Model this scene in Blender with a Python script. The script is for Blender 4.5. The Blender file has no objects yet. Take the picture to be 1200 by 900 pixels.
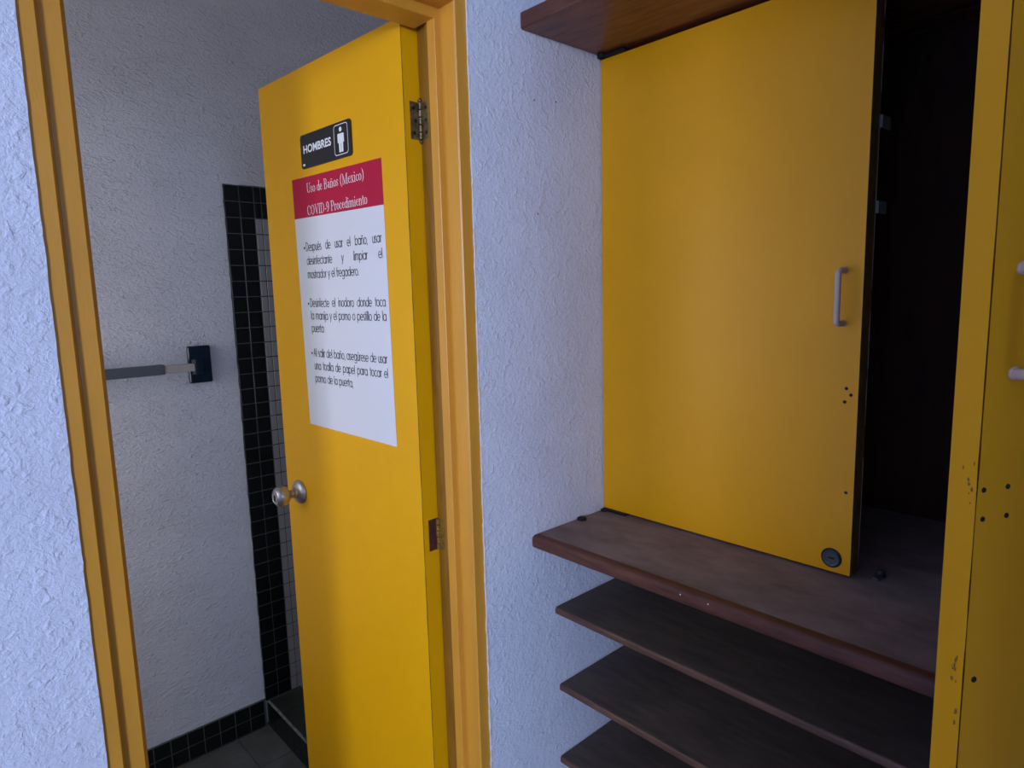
import bpy, bmesh, math, random
from mathutils import Vector, Matrix, noise

random.seed(7)
S = bpy.context.scene
COL = S.collection
H = 1.575                     # height of the eye above the floor; all z below are measured from the eye

# ------------------------------------------------------------------ camera
cd = bpy.data.cameras.new('camera')
cam = bpy.data.objects.new('camera', cd)
COL.objects.link(cam)
cd.sensor_width = 36.0
cd.sensor_fit = 'HORIZONTAL'
cd.lens = 772.098 / 1200 * 36
cd.clip_start = 0.02
r_ = Vector((0.73548117, -0.67705356, -0.02580554))
u_ = Vector((0.1122972, 0.0842511, 0.99009651))
f_ = Vector((0.66817422, 0.73109523, -0.13799632))
m = Matrix(((r_.x, u_.x, -f_.x, 0), (r_.y, u_.y, -f_.y, 0), (r_.z, u_.z, -f_.z, H), (0, 0, 0, 1)))
cam.matrix_world = m
S.camera = cam

# ------------------------------------------------------------------ world, lamps, exposure
S.view_settings.view_transform = 'Standard'
S.view_settings.look = 'None'
S.view_settings.gamma = 1.0
S.view_settings.use_curve_mapping = False
S.view_settings.exposure = 0.05
w = bpy.data.worlds.new('world')
S.world = w
w.use_nodes = True
bg = w.node_tree.nodes['Background']
bg.inputs[0].default_value = (0.55, 0.72, 1.0, 1)
bg.inputs[1].default_value = 0.35


def area(name, loc, look, sx, sy, power, col):
    l = bpy.data.lights.new(name, 'AREA')
    l.shape = 'RECTANGLE'
    l.size, l.size_y = sx, sy
    l.energy = power
    l.color = col
    o = bpy.data.objects.new(name, l)
    COL.objects.link(o)
    o.location = (loc[0], loc[1], loc[2] + H)
    d = Vector(look) - Vector(loc)
    o.rotation_euler = d.to_track_quat('-Z', 'Y').to_euler()
    return o


area('added_low_blue_light', (-3.37, -0.3, -0.8), (0.0, -0.3, -0.8), 1.3, 1.3, 20, (0.12, 0.25, 1.0))  # added blue fill from low on the left; no such opening is known
area('added_hall_light', (-3.37, -2.16, 0.38), (0.0, -2.16, 0.38), 0.7, 1.0, 200, (0.64, 0.72, 0.98))  # unseen main light, placed and narrowed to shape the daylight from the left
area('added_rear_light', (-0.45, -3.57, 0.3), (-0.45, 0, 0.3), 1.0, 1.0, 22, (0.52, 0.68, 1.0))  # added frontal fill from behind the viewer, for the door wall and jambs
area('added_bathroom_light', (-0.68, 1.75, -0.12), (0.0, 1.75, -0.12), 0.6, 1.1, 7.8, (0.89, 0.91, 1.0))  # added light inside the bathroom to brighten the door leaf and plaster

# ------------------------------------------------------------------ materials


def srgb(r, g, b):
    def c(v):
        v /= 255.0
        return v / 12.92 if v <= 0.04045 else ((v + 0.055) / 1.055) ** 2.4
    return (c(r), c(g), c(b), 1)


def mat(name, col, rough=0.6, metal=0.0, var=0.0, vscale=6.0, bump=0.0, bscale=40.0, col2=None, spec=0.5,
        stretch=None, grain=False, detail=6.0, bdist=0.002):
    """procedural paint / wood / metal: base colour with noise variation and fine bump"""
    m = bpy.data.materials.new(name)
    m.use_nodes = True
    nt = m.node_tree
    p = nt.nodes['Principled BSDF']
    p.inputs['Roughness'].default_value = rough
    p.inputs['Metallic'].default_value = metal
    p.inputs['Specular IOR Level'].default_value = spec
    tc = nt.nodes.new('ShaderNodeNewGeometry')
    vec = tc.outputs['Position']
    if stretch:
        mp = nt.nodes.new('ShaderNodeMapping')
        mp.inputs['Scale'].default_value = stretch
        nt.links.new(vec, mp.inputs['Vector'])
        vec = mp.outputs['Vector']
    if col2 is not None or var > 0:
        n = nt.nodes.new('ShaderNodeTexNoise')
        n.inputs['Scale'].default_value = vscale
        n.inputs['Detail'].default_value = detail
        n.inputs['Roughness'].default_value = 0.65
        nt.links.new(vec, n.inputs['Vector'])
        rp = nt.nodes.new('ShaderNodeValToRGB')
        a = col
        b = col2 if col2 is not None else tuple(v * (1 - var) for v in col[:3]) + (1,)
        rp.color_ramp.elements[0].position = 0.32
        rp.color_ramp.elements[1].position = 0.68
        rp.color_ramp.elements[0].color = a
        rp.color_ramp.elements[1].color = b
        nt.links.new(n.outputs['Fac'], rp.inputs['Fac'])
        nt.links.new(rp.outputs['Color'], p.inputs['Base Color'])
    else:
        p.inputs['Base Color'].default_value = col
    if bump > 0:
        n2 = nt.nodes.new('ShaderNodeTexNoise')
        n2.inputs['Scale'].default_value = bscale
        n2.inputs['Detail'].default_value = 4
        nt.links.new(vec, n2.inputs['Vector'])
        bp = nt.nodes.new('ShaderNodeBump')
        bp.inputs['Strength'].default_value = bump
        bp.inputs['Distance'].default_value = bdist
        nt.links.new(n2.outputs['Fac'], bp.inputs['Height'])
        nt.links.new(bp.outputs['Normal'], p.inputs['Normal'])
    return m


def plaster(name, col, col2, lump=0.0035, fine=0.0016, fscale=150.0, lscale=22.0, stretch=(1, 1, 1), crumbs=2.2):
    """hand-trowelled rough plaster under flat white paint"""
    m = bpy.data.materials.new(name)
    m.use_nodes = True
    nt = m.node_tree
    p = nt.nodes['Principled BSDF']
    p.inputs['Roughness'].default_value = 0.62
    p.inputs['Specular IOR Level'].default_value = 0.35
    g = nt.nodes.new('ShaderNodeNewGeometry')
    mp = nt.nodes.new('ShaderNodeMapping')
    mp.inputs['Scale'].default_value = stretch
    mp.inputs['Rotation'].default_value = (0.0, 0.5, 0.0)
    nt.links.new(g.outputs['Position'], mp.inputs['Vector'])
    vec = mp.outputs['Vector']

    def tex(scale, detail, rough, dist=0.0):
        n = nt.nodes.new('ShaderNodeTexNoise')
        n.inputs['Scale'].default_value = scale
        n.inputs['Detail'].default_value = detail
        n.inputs['Roughness'].default_value = rough
        n.inputs['Distortion'].default_value = dist
        nt.links.new(vec, n.inputs['Vector'])
        return n.outputs['Fac']

    def mth(op, a, b):
        n = nt.nodes.new('ShaderNodeMath')
        n.operation = op
        for i, v in enumerate((a, b)):
            if isinstance(v, (int, float)):
                n.inputs[i].default_value = v
            else:
                nt.links.new(v, n.inputs[i])
        return n.outputs[0]
    big = tex(lscale, 3, 0.55, 0.8)
    fin = tex(fscale, 5, 0.6, 0.3)
    # scattered crumbs: only the peaks of a mid noise stand proud
    crumb = mth('POWER', mth('MAXIMUM', mth('SUBTRACT', tex(70, 3, 0.5, 0.6), 0.56), 0.0), 0.8)
    # trowel drags: ridges
    ridge = mth('ABSOLUTE', mth('SUBTRACT', tex(14, 4, 0.6, 1.5), 0.5), 0.0)
    h = mth('ADD', mth('MULTIPLY', big, lump), mth('MULTIPLY', fin, fine))
    h = mth('ADD', h, mth('MULTIPLY', crumb, lump * crumbs))
    h = mth('SUBTRACT', h, mth('MULTIPLY', ridge, lump * 0.3))
    bp = nt.nodes.new('ShaderNodeBump')
    bp.inputs['Strength'].default_value = 1.0
    bp.inputs['Distance'].default_value = 1.0
    nt.links.new(h, bp.inputs['Height'])
    nt.links.new(bp.outputs['Normal'], p.inputs['Normal'])
    rp = nt.nodes.new('ShaderNodeValToRGB')
    rp.color_ramp.elements[0].position = 0.35
    rp.color_ramp.elements[1].position = 0.65
    rp.color_ramp.elements[0].color = col2
    rp.color_ramp.elements[1].color = col
    nt.links.new(tex(5, 5, 0.6), rp.inputs['Fac'])
    nt.links.new(rp.outputs['Color'], p.inputs['Base Color'])
    return m


M = {}
M['plaster'] = plaster('white_plaster', srgb(218, 223, 235), srgb(209, 214, 227), lump=0.0022, fine=0.0025, fscale=140, lscale=16, crumbs=1.7)
M['plaster_bath'] = plaster('bathroom_plaster', srgb(236, 235, 242), srgb(226, 225, 232), lump=0.0022, fine=0.0048, fscale=140, stretch=(0.8, 1, 1.3), crumbs=3.4)
M['yellow'] = mat('yellow_door_paint', srgb(228, 165, 2), 0.46, spec=0.25, var=0.05, vscale=5, bump=0.25, bscale=260, bdist=0.0006)
M['cab_yellow'] = mat('yellow_cabinet_paint', srgb(228, 158, 4), 0.42, spec=0.3, var=0.06, vscale=4, bump=0.16, bscale=240, bdist=0.0005)
M['edge_brown'] = mat('brown_door_edge', srgb(132, 100, 34), 0.6, col2=srgb(96, 70, 26), vscale=20, stretch=(6, 6, 1))  # brown tone of the closed door's free edge and the strip behind it
M['orange'] = mat('orange_frame_paint', srgb(214, 150, 50), 0.4, var=0.12, vscale=7, bump=0.25, bscale=120, stretch=(3, 3, 0.6), bdist=0.0008)
M['wood'] = mat('dark_varnished_wood', srgb(128, 70, 40), 0.27, col2=srgb(84, 42, 26), vscale=9, bump=0.3, bscale=60, stretch=(6, 1, 6), bdist=0.0008)
M['dusty'] = mat('dusty_wood_top', srgb(142, 124, 118), 0.8, col2=srgb(108, 92, 86), vscale=9, bump=0.3, bscale=60, stretch=(2, 1, 2), bdist=0.0008)
M['shelf_wood'] = mat('dark_shelf_wood', srgb(92, 78, 66), 0.62, col2=srgb(66, 56, 48), vscale=10, stretch=(5, 1, 5))
M['nose_wood'] = mat('shelf_nose_wood', srgb(104, 70, 50), 0.5, col2=srgb(74, 48, 34), vscale=12, stretch=(5, 1, 5))
M['inner'] = mat('cabinet_inside_wood', srgb(70, 42, 26), 0.8, spec=0.1, col2=srgb(52, 32, 20), vscale=8, stretch=(5, 5, 1))
M['black_tile'] = mat('black_glazed_tile', srgb(20, 24, 24), 0.22, var=0.3, vscale=8)
M['white_tile'] = mat('white_glazed_tile', srgb(164, 162, 166), 0.25, var=0.08, vscale=9)
M['curb_tile'] = mat('worn_dark_curb_tile', srgb(50, 54, 46), 0.5, col2=srgb(34, 38, 34), vscale=18)
M['grout'] = mat('grey_green_grout', srgb(98, 108, 104), 0.9, var=0.2, vscale=25)
M['grout_dark'] = mat('dark_grout', srgb(60, 62, 64), 0.9, var=0.2, vscale=25)
M['grout_pale'] = mat('pale_worn_grout', srgb(150, 152, 146), 0.9, col2=srgb(90, 92, 86), vscale=60)
M['floor_tile'] = mat('grey_floor_tile', srgb(98, 98, 94), 0.6, col2=srgb(78, 78, 74), vscale=14, bump=0.3, bscale=80)
M['hall_floor'] = mat('hall_floor_cement', srgb(118, 112, 106), 0.6, var=0.15, vscale=5)
M['ceiling'] = mat('ceiling_paint', srgb(214, 214, 216), 0.8, var=0.05)
M['sign_black'] = mat('black_sign_plastic', srgb(22, 22, 22), 0.35)
M['sign_white'] = mat('white_sign_print', srgb(232, 232, 232), 0.5)
M['red'] = mat('crimson_print', srgb(176, 26, 58), 0.6, spec=0.2)
M['paper'] = mat('white_poster_paper', srgb(214, 214, 216), 0.6, var=0.02, vscale=3)
M['ink'] = mat('dark_grey_ink', srgb(40, 40, 46), 0.6)
M['title_ink'] = mat('pale_title_ink', srgb(238, 226, 230), 0.6)
M['steel'] = mat('satin_steel', srgb(196, 190, 188), 0.4, metal=1.0, var=0.1, vscale=40)
M['dark'] = mat('black_recess', srgb(12, 11, 10), 0.8)
M['old_brass'] = mat('tarnished_hinge_metal', srgb(150, 132, 96), 0.45, metal=0.8, col2=srgb(86, 72, 48), vscale=90)
M['rust'] = mat('rust_brown_hinge', srgb(96, 52, 36), 0.7, metal=0.2, col2=srgb(52, 28, 22), vscale=70)
M['old_paint'] = mat('dirty_yellow_paint', srgb(150, 108, 20), 0.6, col2=srgb(84, 58, 14), vscale=120)
M['pale_handle'] = mat('pale_beige_handle', srgb(206, 180, 158), 0.45, spec=0.3, var=0.06)
M['lock_steel'] = mat('dull_lock_steel', srgb(92, 100, 98), 0.45, metal=0.8, var=0.2, vscale=120)
M['teal'] = mat('dark_teal_ceramic', srgb(24, 42, 58), 0.15, var=0.15, vscale=20)
M['slate'] = mat('slate_grey_bar', srgb(88, 96, 106), 0.45, var=0.12, vscale=20)
M['cream'] = mat('cream_bar_end', srgb(190, 180, 172), 0.5, var=0.08, vscale=30)
M['caulk'] = mat('cream_caulk_edge', srgb(206, 194, 160), 0.8, col2=srgb(226, 224, 226), vscale=50, bump=0.6, bscale=200)
M['tape'] = mat('pale_plastic_clip', srgb(112, 112, 100), 0.5)
M['scuff'] = mat('brown_scuff', srgb(150, 104, 24), 0.7, var=0.4, vscale=300)
M['rebate_yellow'] = mat('shade_darkened_yellow_paint', srgb(150, 104, 16), 0.55, col2=srgb(118, 80, 14), vscale=14, stretch=(3, 3, 0.5))  # yellow paint taken darker to stand in for shade in the rebate
M['ledge_wood'] = mat('worn_ledge_wood', srgb(104, 62, 46), 0.55, col2=srgb(70, 40, 30), vscale=12, bump=0.3, bscale=60, stretch=(6, 1, 6), bdist=0.0008, spec=0.3)
M['chip_brown'] = mat('chipped_brown_paint', srgb(96, 54, 8), 0.8, spec=0.1, var=0.4, vscale=60)
M['banding'] = mat('peeling_edge_band', srgb(150, 122, 92), 0.7, var=0.5, vscale=70)
M['window_white'] = mat('white_window_frame', srgb(220, 222, 226), 0.5)

# ------------------------------------------------------------------ mesh helpers (world coordinates, z from the eye)


def quad(bm, pts):
    return bm.faces.new([bm.verts.new(p) for p in pts])


def box(bm, x0, x1, y0, y1, z0, z1):
    vs = [bm.verts.new((x, y, z)) for x in (x0, x1) for y in (y0, y1) for z in (z0, z1)]
    fs = []
    for f in ((0, 1, 3, 2), (4, 6, 7, 5), (0, 4, 5, 1), (2, 3, 7, 6), (0, 2, 6, 4), (1, 5, 7, 3)):
        fs.append(bm.faces.new([vs[i] for i in f]))
    return fs


def prism(bm, pts, ext):
    """closed polygon pts (3d) extruded by the vector ext"""
    e = Vector(ext)
    a = [bm.verts.new(p) for p in pts]
    b = [bm.verts.new(Vector(p) + e) for p in pts]
    bm.faces.new(a)
    bm.faces.new(list(reversed(b)))
    n = len(pts)
    for i in range(n):
        bm.faces.new([a[i], b[i], b[(i + 1) % n], a[(i + 1) % n]])


def lathe(bm, base, axis, prof, seg=28, cap0=True, cap1=True):
    """prof: list of (radius, distance along axis)"""
    ax = Vector(axis).normalized()
    s = ax.orthogonal().normalized()
    t = ax.cross(s)
    rings = []
    for r, d in prof:
        c = Vector(base) + ax * d
        rings.append([bm.verts.new(c + (s * math.cos(2 * math.pi * k / seg) + t * math.sin(2 * math.pi * k / seg)) * r) for k in range(seg)])
    for a, b in zip(rings, rings[1:]):
        for k in range(seg):
            bm.faces.new([a[k], a[(k + 1) % seg], b[(k + 1) % seg], b[k]])
    if cap0:
        bm.faces.new(list(reversed(rings[0])))
    if cap1:
        bm.faces.new(rings[-1])


def tube(bm, pts, r, seg=14):
    pts = [Vector(p) for p in pts]
    rings = []
    ref = Vector((0.13, 0.2, 0.97))
    for i, p in enumerate(pts):
        d = (pts[min(i + 1, len(pts) - 1)] - pts[max(i - 1, 0)]).normalized()
        s = d.cross(ref)
        if s.length < 1e-3:
            s = d.orthogonal()
        s.normalize()
        t = d.cross(s)
        rings.append([bm.verts.new(p + (s * math.cos(2 * math.pi * k / seg) + t * math.sin(2 * math.pi * k / seg)) * r) for k in range(seg)])
        ref = t
    for a, b in zip(rings, rings[1:]):
        best, bs = 0, 1e9
        for sft in range(seg):
            dd = (a[0].co - b[sft].co).length
            if dd < bs:
                best, bs = sft, dd
        for k in range(seg):
            bm.faces.new([a[k], a[(k + 1) % seg], b[(k + 1 + best) % seg], b[(k + best) % seg]])
    bm.faces.new(list(reversed(rings[0])))
    bm.faces.new(rings[-1])


def bev(bm, w, seg=2, edges=None):
    bmesh.ops.recalc_face_normals(bm, faces=bm.faces)
    bmesh.ops.bevel(bm, geom=edges or list(bm.edges), offset=w, segments=seg, profile=0.6, affect='EDGES', clamp_overlap=True)


def wloc(o):
    v = Vector(o.location)
    while o.parent:
        o = o.parent
        v += Vector(o.location)
    return v


def add(name, bm, mats, parent=None, smooth=False, pick=None):
    """link bm (world coordinates) as ONE object whose origin is its own centre; pick(face) -> material index"""
    bmesh.ops.recalc_face_normals(bm, faces=bm.faces)
    bm.normal_update()
    if not isinstance(mats, (list, tuple)):
        mats = [mats]
    if pick:
        for f in bm.faces:
            f.material_index = pick(f)
    lo = Vector([min(v.co[i] for v in bm.verts) for i in range(3)])
    hi = Vector([max(v.co[i] for v in bm.verts) for i in range(3)])
    c = (lo + hi) / 2
    for v in bm.verts:
        v.co -= c
    me = bpy.data.meshes.new(name)
    bm.to_mesh(me)
    bm.free()
    for k in mats:
        me.materials.append(M[k])
    if smooth:
        for p in me.polygons:
            p.use_smooth = True
        me.set_sharp_from_angle(angle=math.radians(35))
    o = bpy.data.objects.new(name, me)
    COL.objects.link(o)
    c.z += H
    if parent:
        o.parent = parent
        o.location = c - wloc(parent)
    else:
        o.location = c
    return o


def struct(o):
    o['kind'] = 'structure'
    return o


def tag(o, label, cat, group=None):
    o['label'] = label
    o['category'] = cat
    if group:
        o['group'] = group
    return o


def thing(name, loc, label=None, cat=None, group=None):
    o = bpy.data.objects.new(name, None)
    o.empty_display_size = 0.05
    COL.objects.link(o)
    o.location = (loc[0], loc[1], loc[2] + H)
    if label:
        tag(o, label, cat, group)
    return o


def put(proto, name, centre, parent):
    """a copy of a piece sharing its mesh"""
    o = proto.copy()
    o.name = name
    COL.objects.link(o)
    o.parent = parent
    o.location = Vector((centre[0], centre[1], centre[2] + H)) - wloc(parent)
    return o


def BM():
    return bmesh.new()


FL = -1.575        # floor
CE = 1.30          # ceiling
BACK = 2.31        # bathroom far wall

# ------------------------------------------------------------------ the setting
b = BM()
box(b, -3.52, 1.87, -3.72, 2.46, FL - 0.12, FL - 0.004)
floor = struct(add('floor', b, 'hall_floor'))
b = BM()
box(b, -3.52, 1.87, -3.72, 2.46, CE, CE + 0.1)
struct(add('ceiling', b, 'ceiling'))


def jit(z, amp, seed):
    return amp * (noise.noise(Vector((seed, 0.3, z * 30))) + 0.6 * noise.noise(Vector((seed, 7.1, z * 90))))


def zs(z0, z1, step):
    n = max(2, int((z1 - z0) / step))
    return [z0 + (z1 - z0) * i / n for i in range(n + 1)]


# door wall: left part, right part, the piece over the door; ragged plaster edges along the frame
b = BM()
P0, P1 = 0.9965, 1.12
pts = [(-3.4, P0, FL), ] + [(0.1375 + jit(z, 0.0009, 1.0), P0, z) for z in zs(FL, 0.55, 0.012)] + [(0.1375, P0, CE), (-3.4, P0, CE)]
prism(b, pts, (0, P1 - P0, 0))
pts = [(1.72, P0, FL), (1.72, P0, CE), (0.8228, P0, CE)] + [(0.8228 + jit(z, 0.0013, 2.0), P0, z) for z in reversed(zs(FL, 0.55, 0.012))]
prism(b, pts, (0, P1 - P0, 0))
box(b, 0.1375, 0.8228, P0, P1, 0.548, CE)
wall_back = struct(add('wall_back', b, 'plaster'))
# nail holes in the plaster
for nm, (px, pz) in {'a': (0.992, 0.385), 'b': (1.056, 0.392), 'c': (0.996, 0.16), 'd': (0.036, -0.09)}.items():
    b = BM()
    lathe(b, (px, P0 - 0.0006, pz), (0, 1, 0), [(0.0016, 0), (0.0016, 0.002)], 10)
    add('nail_hole', b, 'dark', wall_back)
# crumbling cream edge between right jamb and plaster, with dark pits
b = BM()
pits = BM()
step = 0.0055
for i in range(int((0.55 - FL) / step)):
    z0 = FL + step * i
    k = noise.noise(Vector((3.3, 1.1, z0 * 14))) + 0.5 * noise.noise(Vector((1.3, 4.1, z0 * 70)))
    xc = 0.8228 + jit(z0, 0.0013, 2.0)
    if k > 0.62:
        lathe(pits, (xc + 0.0012, P0 - 0.0004, z0), (0, -1, 0), [(0.0013 + 0.0008 * k, -0.001), (0.001 + 0.0006 * k, 0.0005)], 7)
    if k < -0.2:
        continue
    wd = 0.0012 + 0.0026 * max(0, k) + 0.0012 * abs(noise.noise(Vector((9.2, 0.1, z0 * 160))))
    w2 = 0.0012 + 0.0026 * max(0, k) + 0.0012 * abs(noise.noise(Vector((9.2, 0.1, (z0 + step) * 160))))
    d = 0.0006 + 0.0012 * abs(k)
    prism(b, [(xc - wd * 0.5, P0 + 0.003, z0 - step * 0.52), (xc - wd * 0.35, P0 - d, z0 - step * 0.5), (xc + wd, P0 - d * 0.6, z0 - step * 0.5), (xc + wd * 1.5, P0 + 0.0004, z0 - step * 0.52)], (0, 0, step * 1.03))
e = add('plaster_edge', b, 'caulk', wall_back)
e['label'] = 'crumbling cream paint edge beside the door frame'
e['kind'] = 'stuff'
e = add('edge_pits', pits, 'dark', wall_back)
e['kind'] = 'stuff'

# hall walls
b = BM()      # left wall: a high window and a low opening, both added for light
for y0, y1, z0, z1 in ((-3.6, -2.52, FL, CE), (-1.80, -0.95, FL, CE), (0.35, P0, FL, CE),
                       (-2.52, -1.80, FL, -0.13), (-2.52, -1.80, 0.89, CE), (-0.95, 0.35, FL, -1.45), (-0.95, 0.35, -0.15, CE)):
    box(b, -3.5, -3.4, y0, y1, z0, z1)
struct(add('wall_left', b, 'plaster'))
b = BM()      # wall behind the viewer
for x0, x1, z0, z1 in ((-3.5, -0.97, FL, CE), (0.07, 1.85, FL, CE), (-0.97, 0.07, FL, -0.22), (-0.97, 0.07, 0.82, CE)):
    box(b, x0, x1, -3.7, -3.6, z0, z1)
struct(add('wall_front', b, 'plaster'))
b = BM()      # unseen partition added to keep hall light off the cabinet's near end
box(b, -1.3, -1.2, -3.6, -0.79, FL, CE)
struct(add('light_block_partition', b, 'plaster'))
b = BM()
box(b, 1.72, 1.82, -3.6, 2.44, FL, CE)
struct(add('wall_right', b, 'plaster'))
b = BM()      # unseen return wall added for shade; it also ends the cupboard niche
box(b, 0.62, 1.72, -0.34, -0.19, FL, CE)
struct(add('light_block_return', b, 'plaster'))
# frames of the unseen windows, which are added for their light
for nm, vert, a0, a1, w0, w1 in (('added_window_1', -3.48, -2.52, -1.80, -0.13, 0.89), ('added_window_2', -3.48, -0.95, 0.35, -1.45, -0.15), 
                                 ('added_window_4', None, -0.97, 0.07, -0.22, 0.82), ('added_window_3', -0.79, 1.43, 2.07, -0.69, 0.45)):
    b = BM()
    for (p0, p1, z0, z1) in ((a0, a0 + 0.04, w0, w1), (a1 - 0.04, a1, w0, w1), (a0, a1, w0, w0 + 0.04), (a0, a1, w1 - 0.04, w1),
                             ((a0 + a1) / 2 - 0.015, (a0 + a1) / 2 + 0.015, w0, w1)):
        if vert:
            box(b, vert, vert + 0.04, p0, p1, z0, z1)
        else:
            box(b, p0, p1, -3.68, -3.64, z0, z1)
    struct(add(nm, b, 'window_white'))

# bathroom walls
b = BM()
TX = 0.829         # where plaster stops and tiles begin
pts = [(-0.7, BACK, -1.468), (-0.7, BACK, CE), (1.72, BACK, CE), (1.72, BACK, 0.383 + 0.001)]
pts += [(TX + (1.72 - TX) * (1 - i / 40.0), BACK, 0.383 + jit(i * 0.03, 0.002, 5.0)) for i in range(0, 41)]
pts += [(TX + jit(z, 0.002, 4.0), BACK, z) for z in reversed(zs(-1.468, 0.37, 0.015))]
prism(b, pts, (0, 0.012, 0))
box(b, -0.7, 1.72, BACK + 0.012, BACK + 0.12, FL, CE)
wall_bath = struct(add('wall_bathroom_back', b, 'plaster_bath'))
b = BM()
for y0, y1, z0, z1 in ((P1, 1.43, FL, CE), (2.07, BACK + 0.12, FL, CE), (1.43, 2.07, FL, -0.69), (1.43, 2.07, 0.45, CE)):
    box(b, -0.8, -0.7, y0, y1, z0, z1)
struct(add('wall_bathroom_left', b, 'plaster_bath'))

# ---- wall tiles
PIT = 0.0533
ROW0 = 0.381       # top of the first row
b = BM()
box(b, TX - 0.004, 1.72, BACK + 0.0035, BACK + 0.0126, -1.478, 0.384)
add('grout_bed', b, 'grout_dark', wall_bath)
b = BM()
box(b, TX - 0.004, TX + 0.1035, BACK + 0.0030, BACK + 0.0127, -1.478, 0.384)
box(b, TX + 0.1035, 1.72, BACK + 0.0030, BACK + 0.0127, 0.381 - 2 * 0.0533, 0.384)
add('grout_bed', b, 'grout', wall_bath)


def tile_mesh(w_, h_, d_, bw=0.0007):
    b = BM()
    box(b, -w_ / 2, w_ / 2, -d_ / 2, d_ / 2, -h_ / 2, h_ / 2)
    bev(b, bw, 1)
    return b


def tile_proto(name, w_, h_, d_, mk, parent, centre):
    b = tile_mesh(w_, h_, d_)
    for v in b.verts:
        v.co += Vector(centre)
    return add(name, b, mk, parent)


rng = random.Random(3)
wide, narrow, white = None, None, None
BW = 0.0495
NW = 0.0238
x_n = TX + 0.004 + 2 * BW           # narrow columns start here
TY = BACK + 0.005
nrow = 35
for r in range(nrow):
    zc = ROW0 - PIT * (r + 0.5)
    for c in range(2):
        ctr = (TX + 0.003 + BW * (c + 0.5), TY - rng.uniform(0, 0.0008), zc)
        if wide is None:
            wide = tile_proto('tile', BW - 0.003, PIT - 0.003, 0.007, 'black_tile', wall_bath, ctr)
        else:
            put(wide, 'tile', ctr, wall_bath)
stuff_bm = BM()
for r in range(nrow):
    zc = ROW0 - PIT * (r + 0.5)
    for c in range(32):
        xc = x_n + NW * (c + 0.5)
        if xc > 1.70:
            break
        ctr = (xc, TY - rng.uniform(0, 0.0006), zc)
        if r < 2:
            if c >= 10:
                box(stuff_bm, xc - NW / 2 + 0.001, xc + NW / 2 - 0.001, TY - 0.0035, TY + 0.0035, zc - PIT / 2 + 0.0011, zc + PIT / 2 - 0.0011)
                continue
            if narrow is None:
                narrow = tile_proto('tile', NW - 0.0026, PIT - 0.003, 0.007, 'black_tile', wall_bath, ctr)
            else:
                put(narrow, 'tile', ctr, wall_bath)
        elif c < 6:
            if white is None:
                white = tile_proto('tile', NW - 0.0026, PIT - 0.003, 0.007, 'white_tile', wall_bath, ctr)
            else:
                put(white, 'tile', ctr, wall_bath)
        else:
            fs = box(stuff_bm, xc - NW / 2 + 0.001, xc + NW / 2 - 0.001, TY - 0.0035, TY + 0.0035, zc - PIT / 2 + 0.0011, zc + PIT / 2 - 0.0011)
            for f in fs:
                f.tag = True
o = add('tile_field', stuff_bm, ['black_tile', 'white_tile'], wall_bath, pick=lambda f: 1 if f.calc_center_median().z < ROW0 - 2 * PIT else 0)
o['kind'] = 'stuff'

# ---- tiled skirting of the bathroom
b = BM()
box(b, -0.7, TX, BACK - 0.0035, BACK + 0.0118, FL, -1.4685)
base = struct(add('baseboard_bathroom', b, 'grout'))
bt = None
nb = 28
for r in range(2):
    for c in range(nb):
        xc = 0.8225 - PIT * (c + 0.5)
        if xc < -0.66:
            break
        ctr = (xc, BACK - 0.002 - rng.uniform(0, 0.0008), -1.4705 - 0.0515 * (r + 0.5))
        if bt is None:
            bt = tile_proto('tile', PIT - 0.003, 0.0515 - 0.003, 0.006, 'black_tile', base, ctr)
        else:
            put(bt, 'tile', ctr, base)

# ---- bathroom floor tiles
FT = 0.2
ft = None
for i in range(12):
    for j in range(6):
        x = -0.7 + FT * (i + 0.5)
        y = 2.305 - FT * (j + 0.5)
        ctr = (x + 0.02, y, FL - 0.004 - rng.uniform(0, 0.0008))
        if x > 1.7:
            continue
        if ft is None:
            ft = tile_proto('tile', FT - 0.0025, FT - 0.0, 0.008, 'floor_tile', floor, (0, 0, 0))
            bpy.data.objects.remove(ft)
            bb = BM()
            box(bb, -FT / 2 + 0.0012, FT / 2 - 0.0012, -FT / 2 + 0.0012, FT / 2 - 0.0012, -0.004, 0.004)
            bev(bb, 0.001, 1)
            for v in bb.verts:
                v.co += Vector(ctr)
            ft = add('tile', bb, 'floor_tile', floor)
        else:
            put(ft, 'tile', ctr, floor)

# ---- tiled shower curb
curb = thing('shower_curb', (0.9, 2.0, FL), 'low dark tiled shower curb on the bathroom floor behind the yellow door', 'curb')
CX0, CX1, CZ = 0.832, 0.965, -1.476
b = BM()
box(b, CX0 + 0.005, CX1, P1 + 0.2, BACK + 0.005, FL, CZ - 0.004)
add('curb_core', b, 'grout_dark', curb)
b = BM()
for i in range(40):
    y0 = 2.3 - i * 0.02
    if y0 < P1 + 0.24:
        break
    k = noise.noise(Vector((4.0, 2.0, y0 * 25)))
    wd = 0.0025 + 0.0025 * k
    if y0 < 2.02:
        wd = 0.001
    box(b, CX0 + 0.0005, CX0 + 0.006 + wd, y0 - 0.0202, y0, CZ - 0.0045, CZ - 0.0005 + 0.001 * max(0, k))
o = add('worn_edge', b, 'grout_pale', curb)
o['label'] = 'pale worn grout along the curb edge'
tt = tf = None
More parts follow.
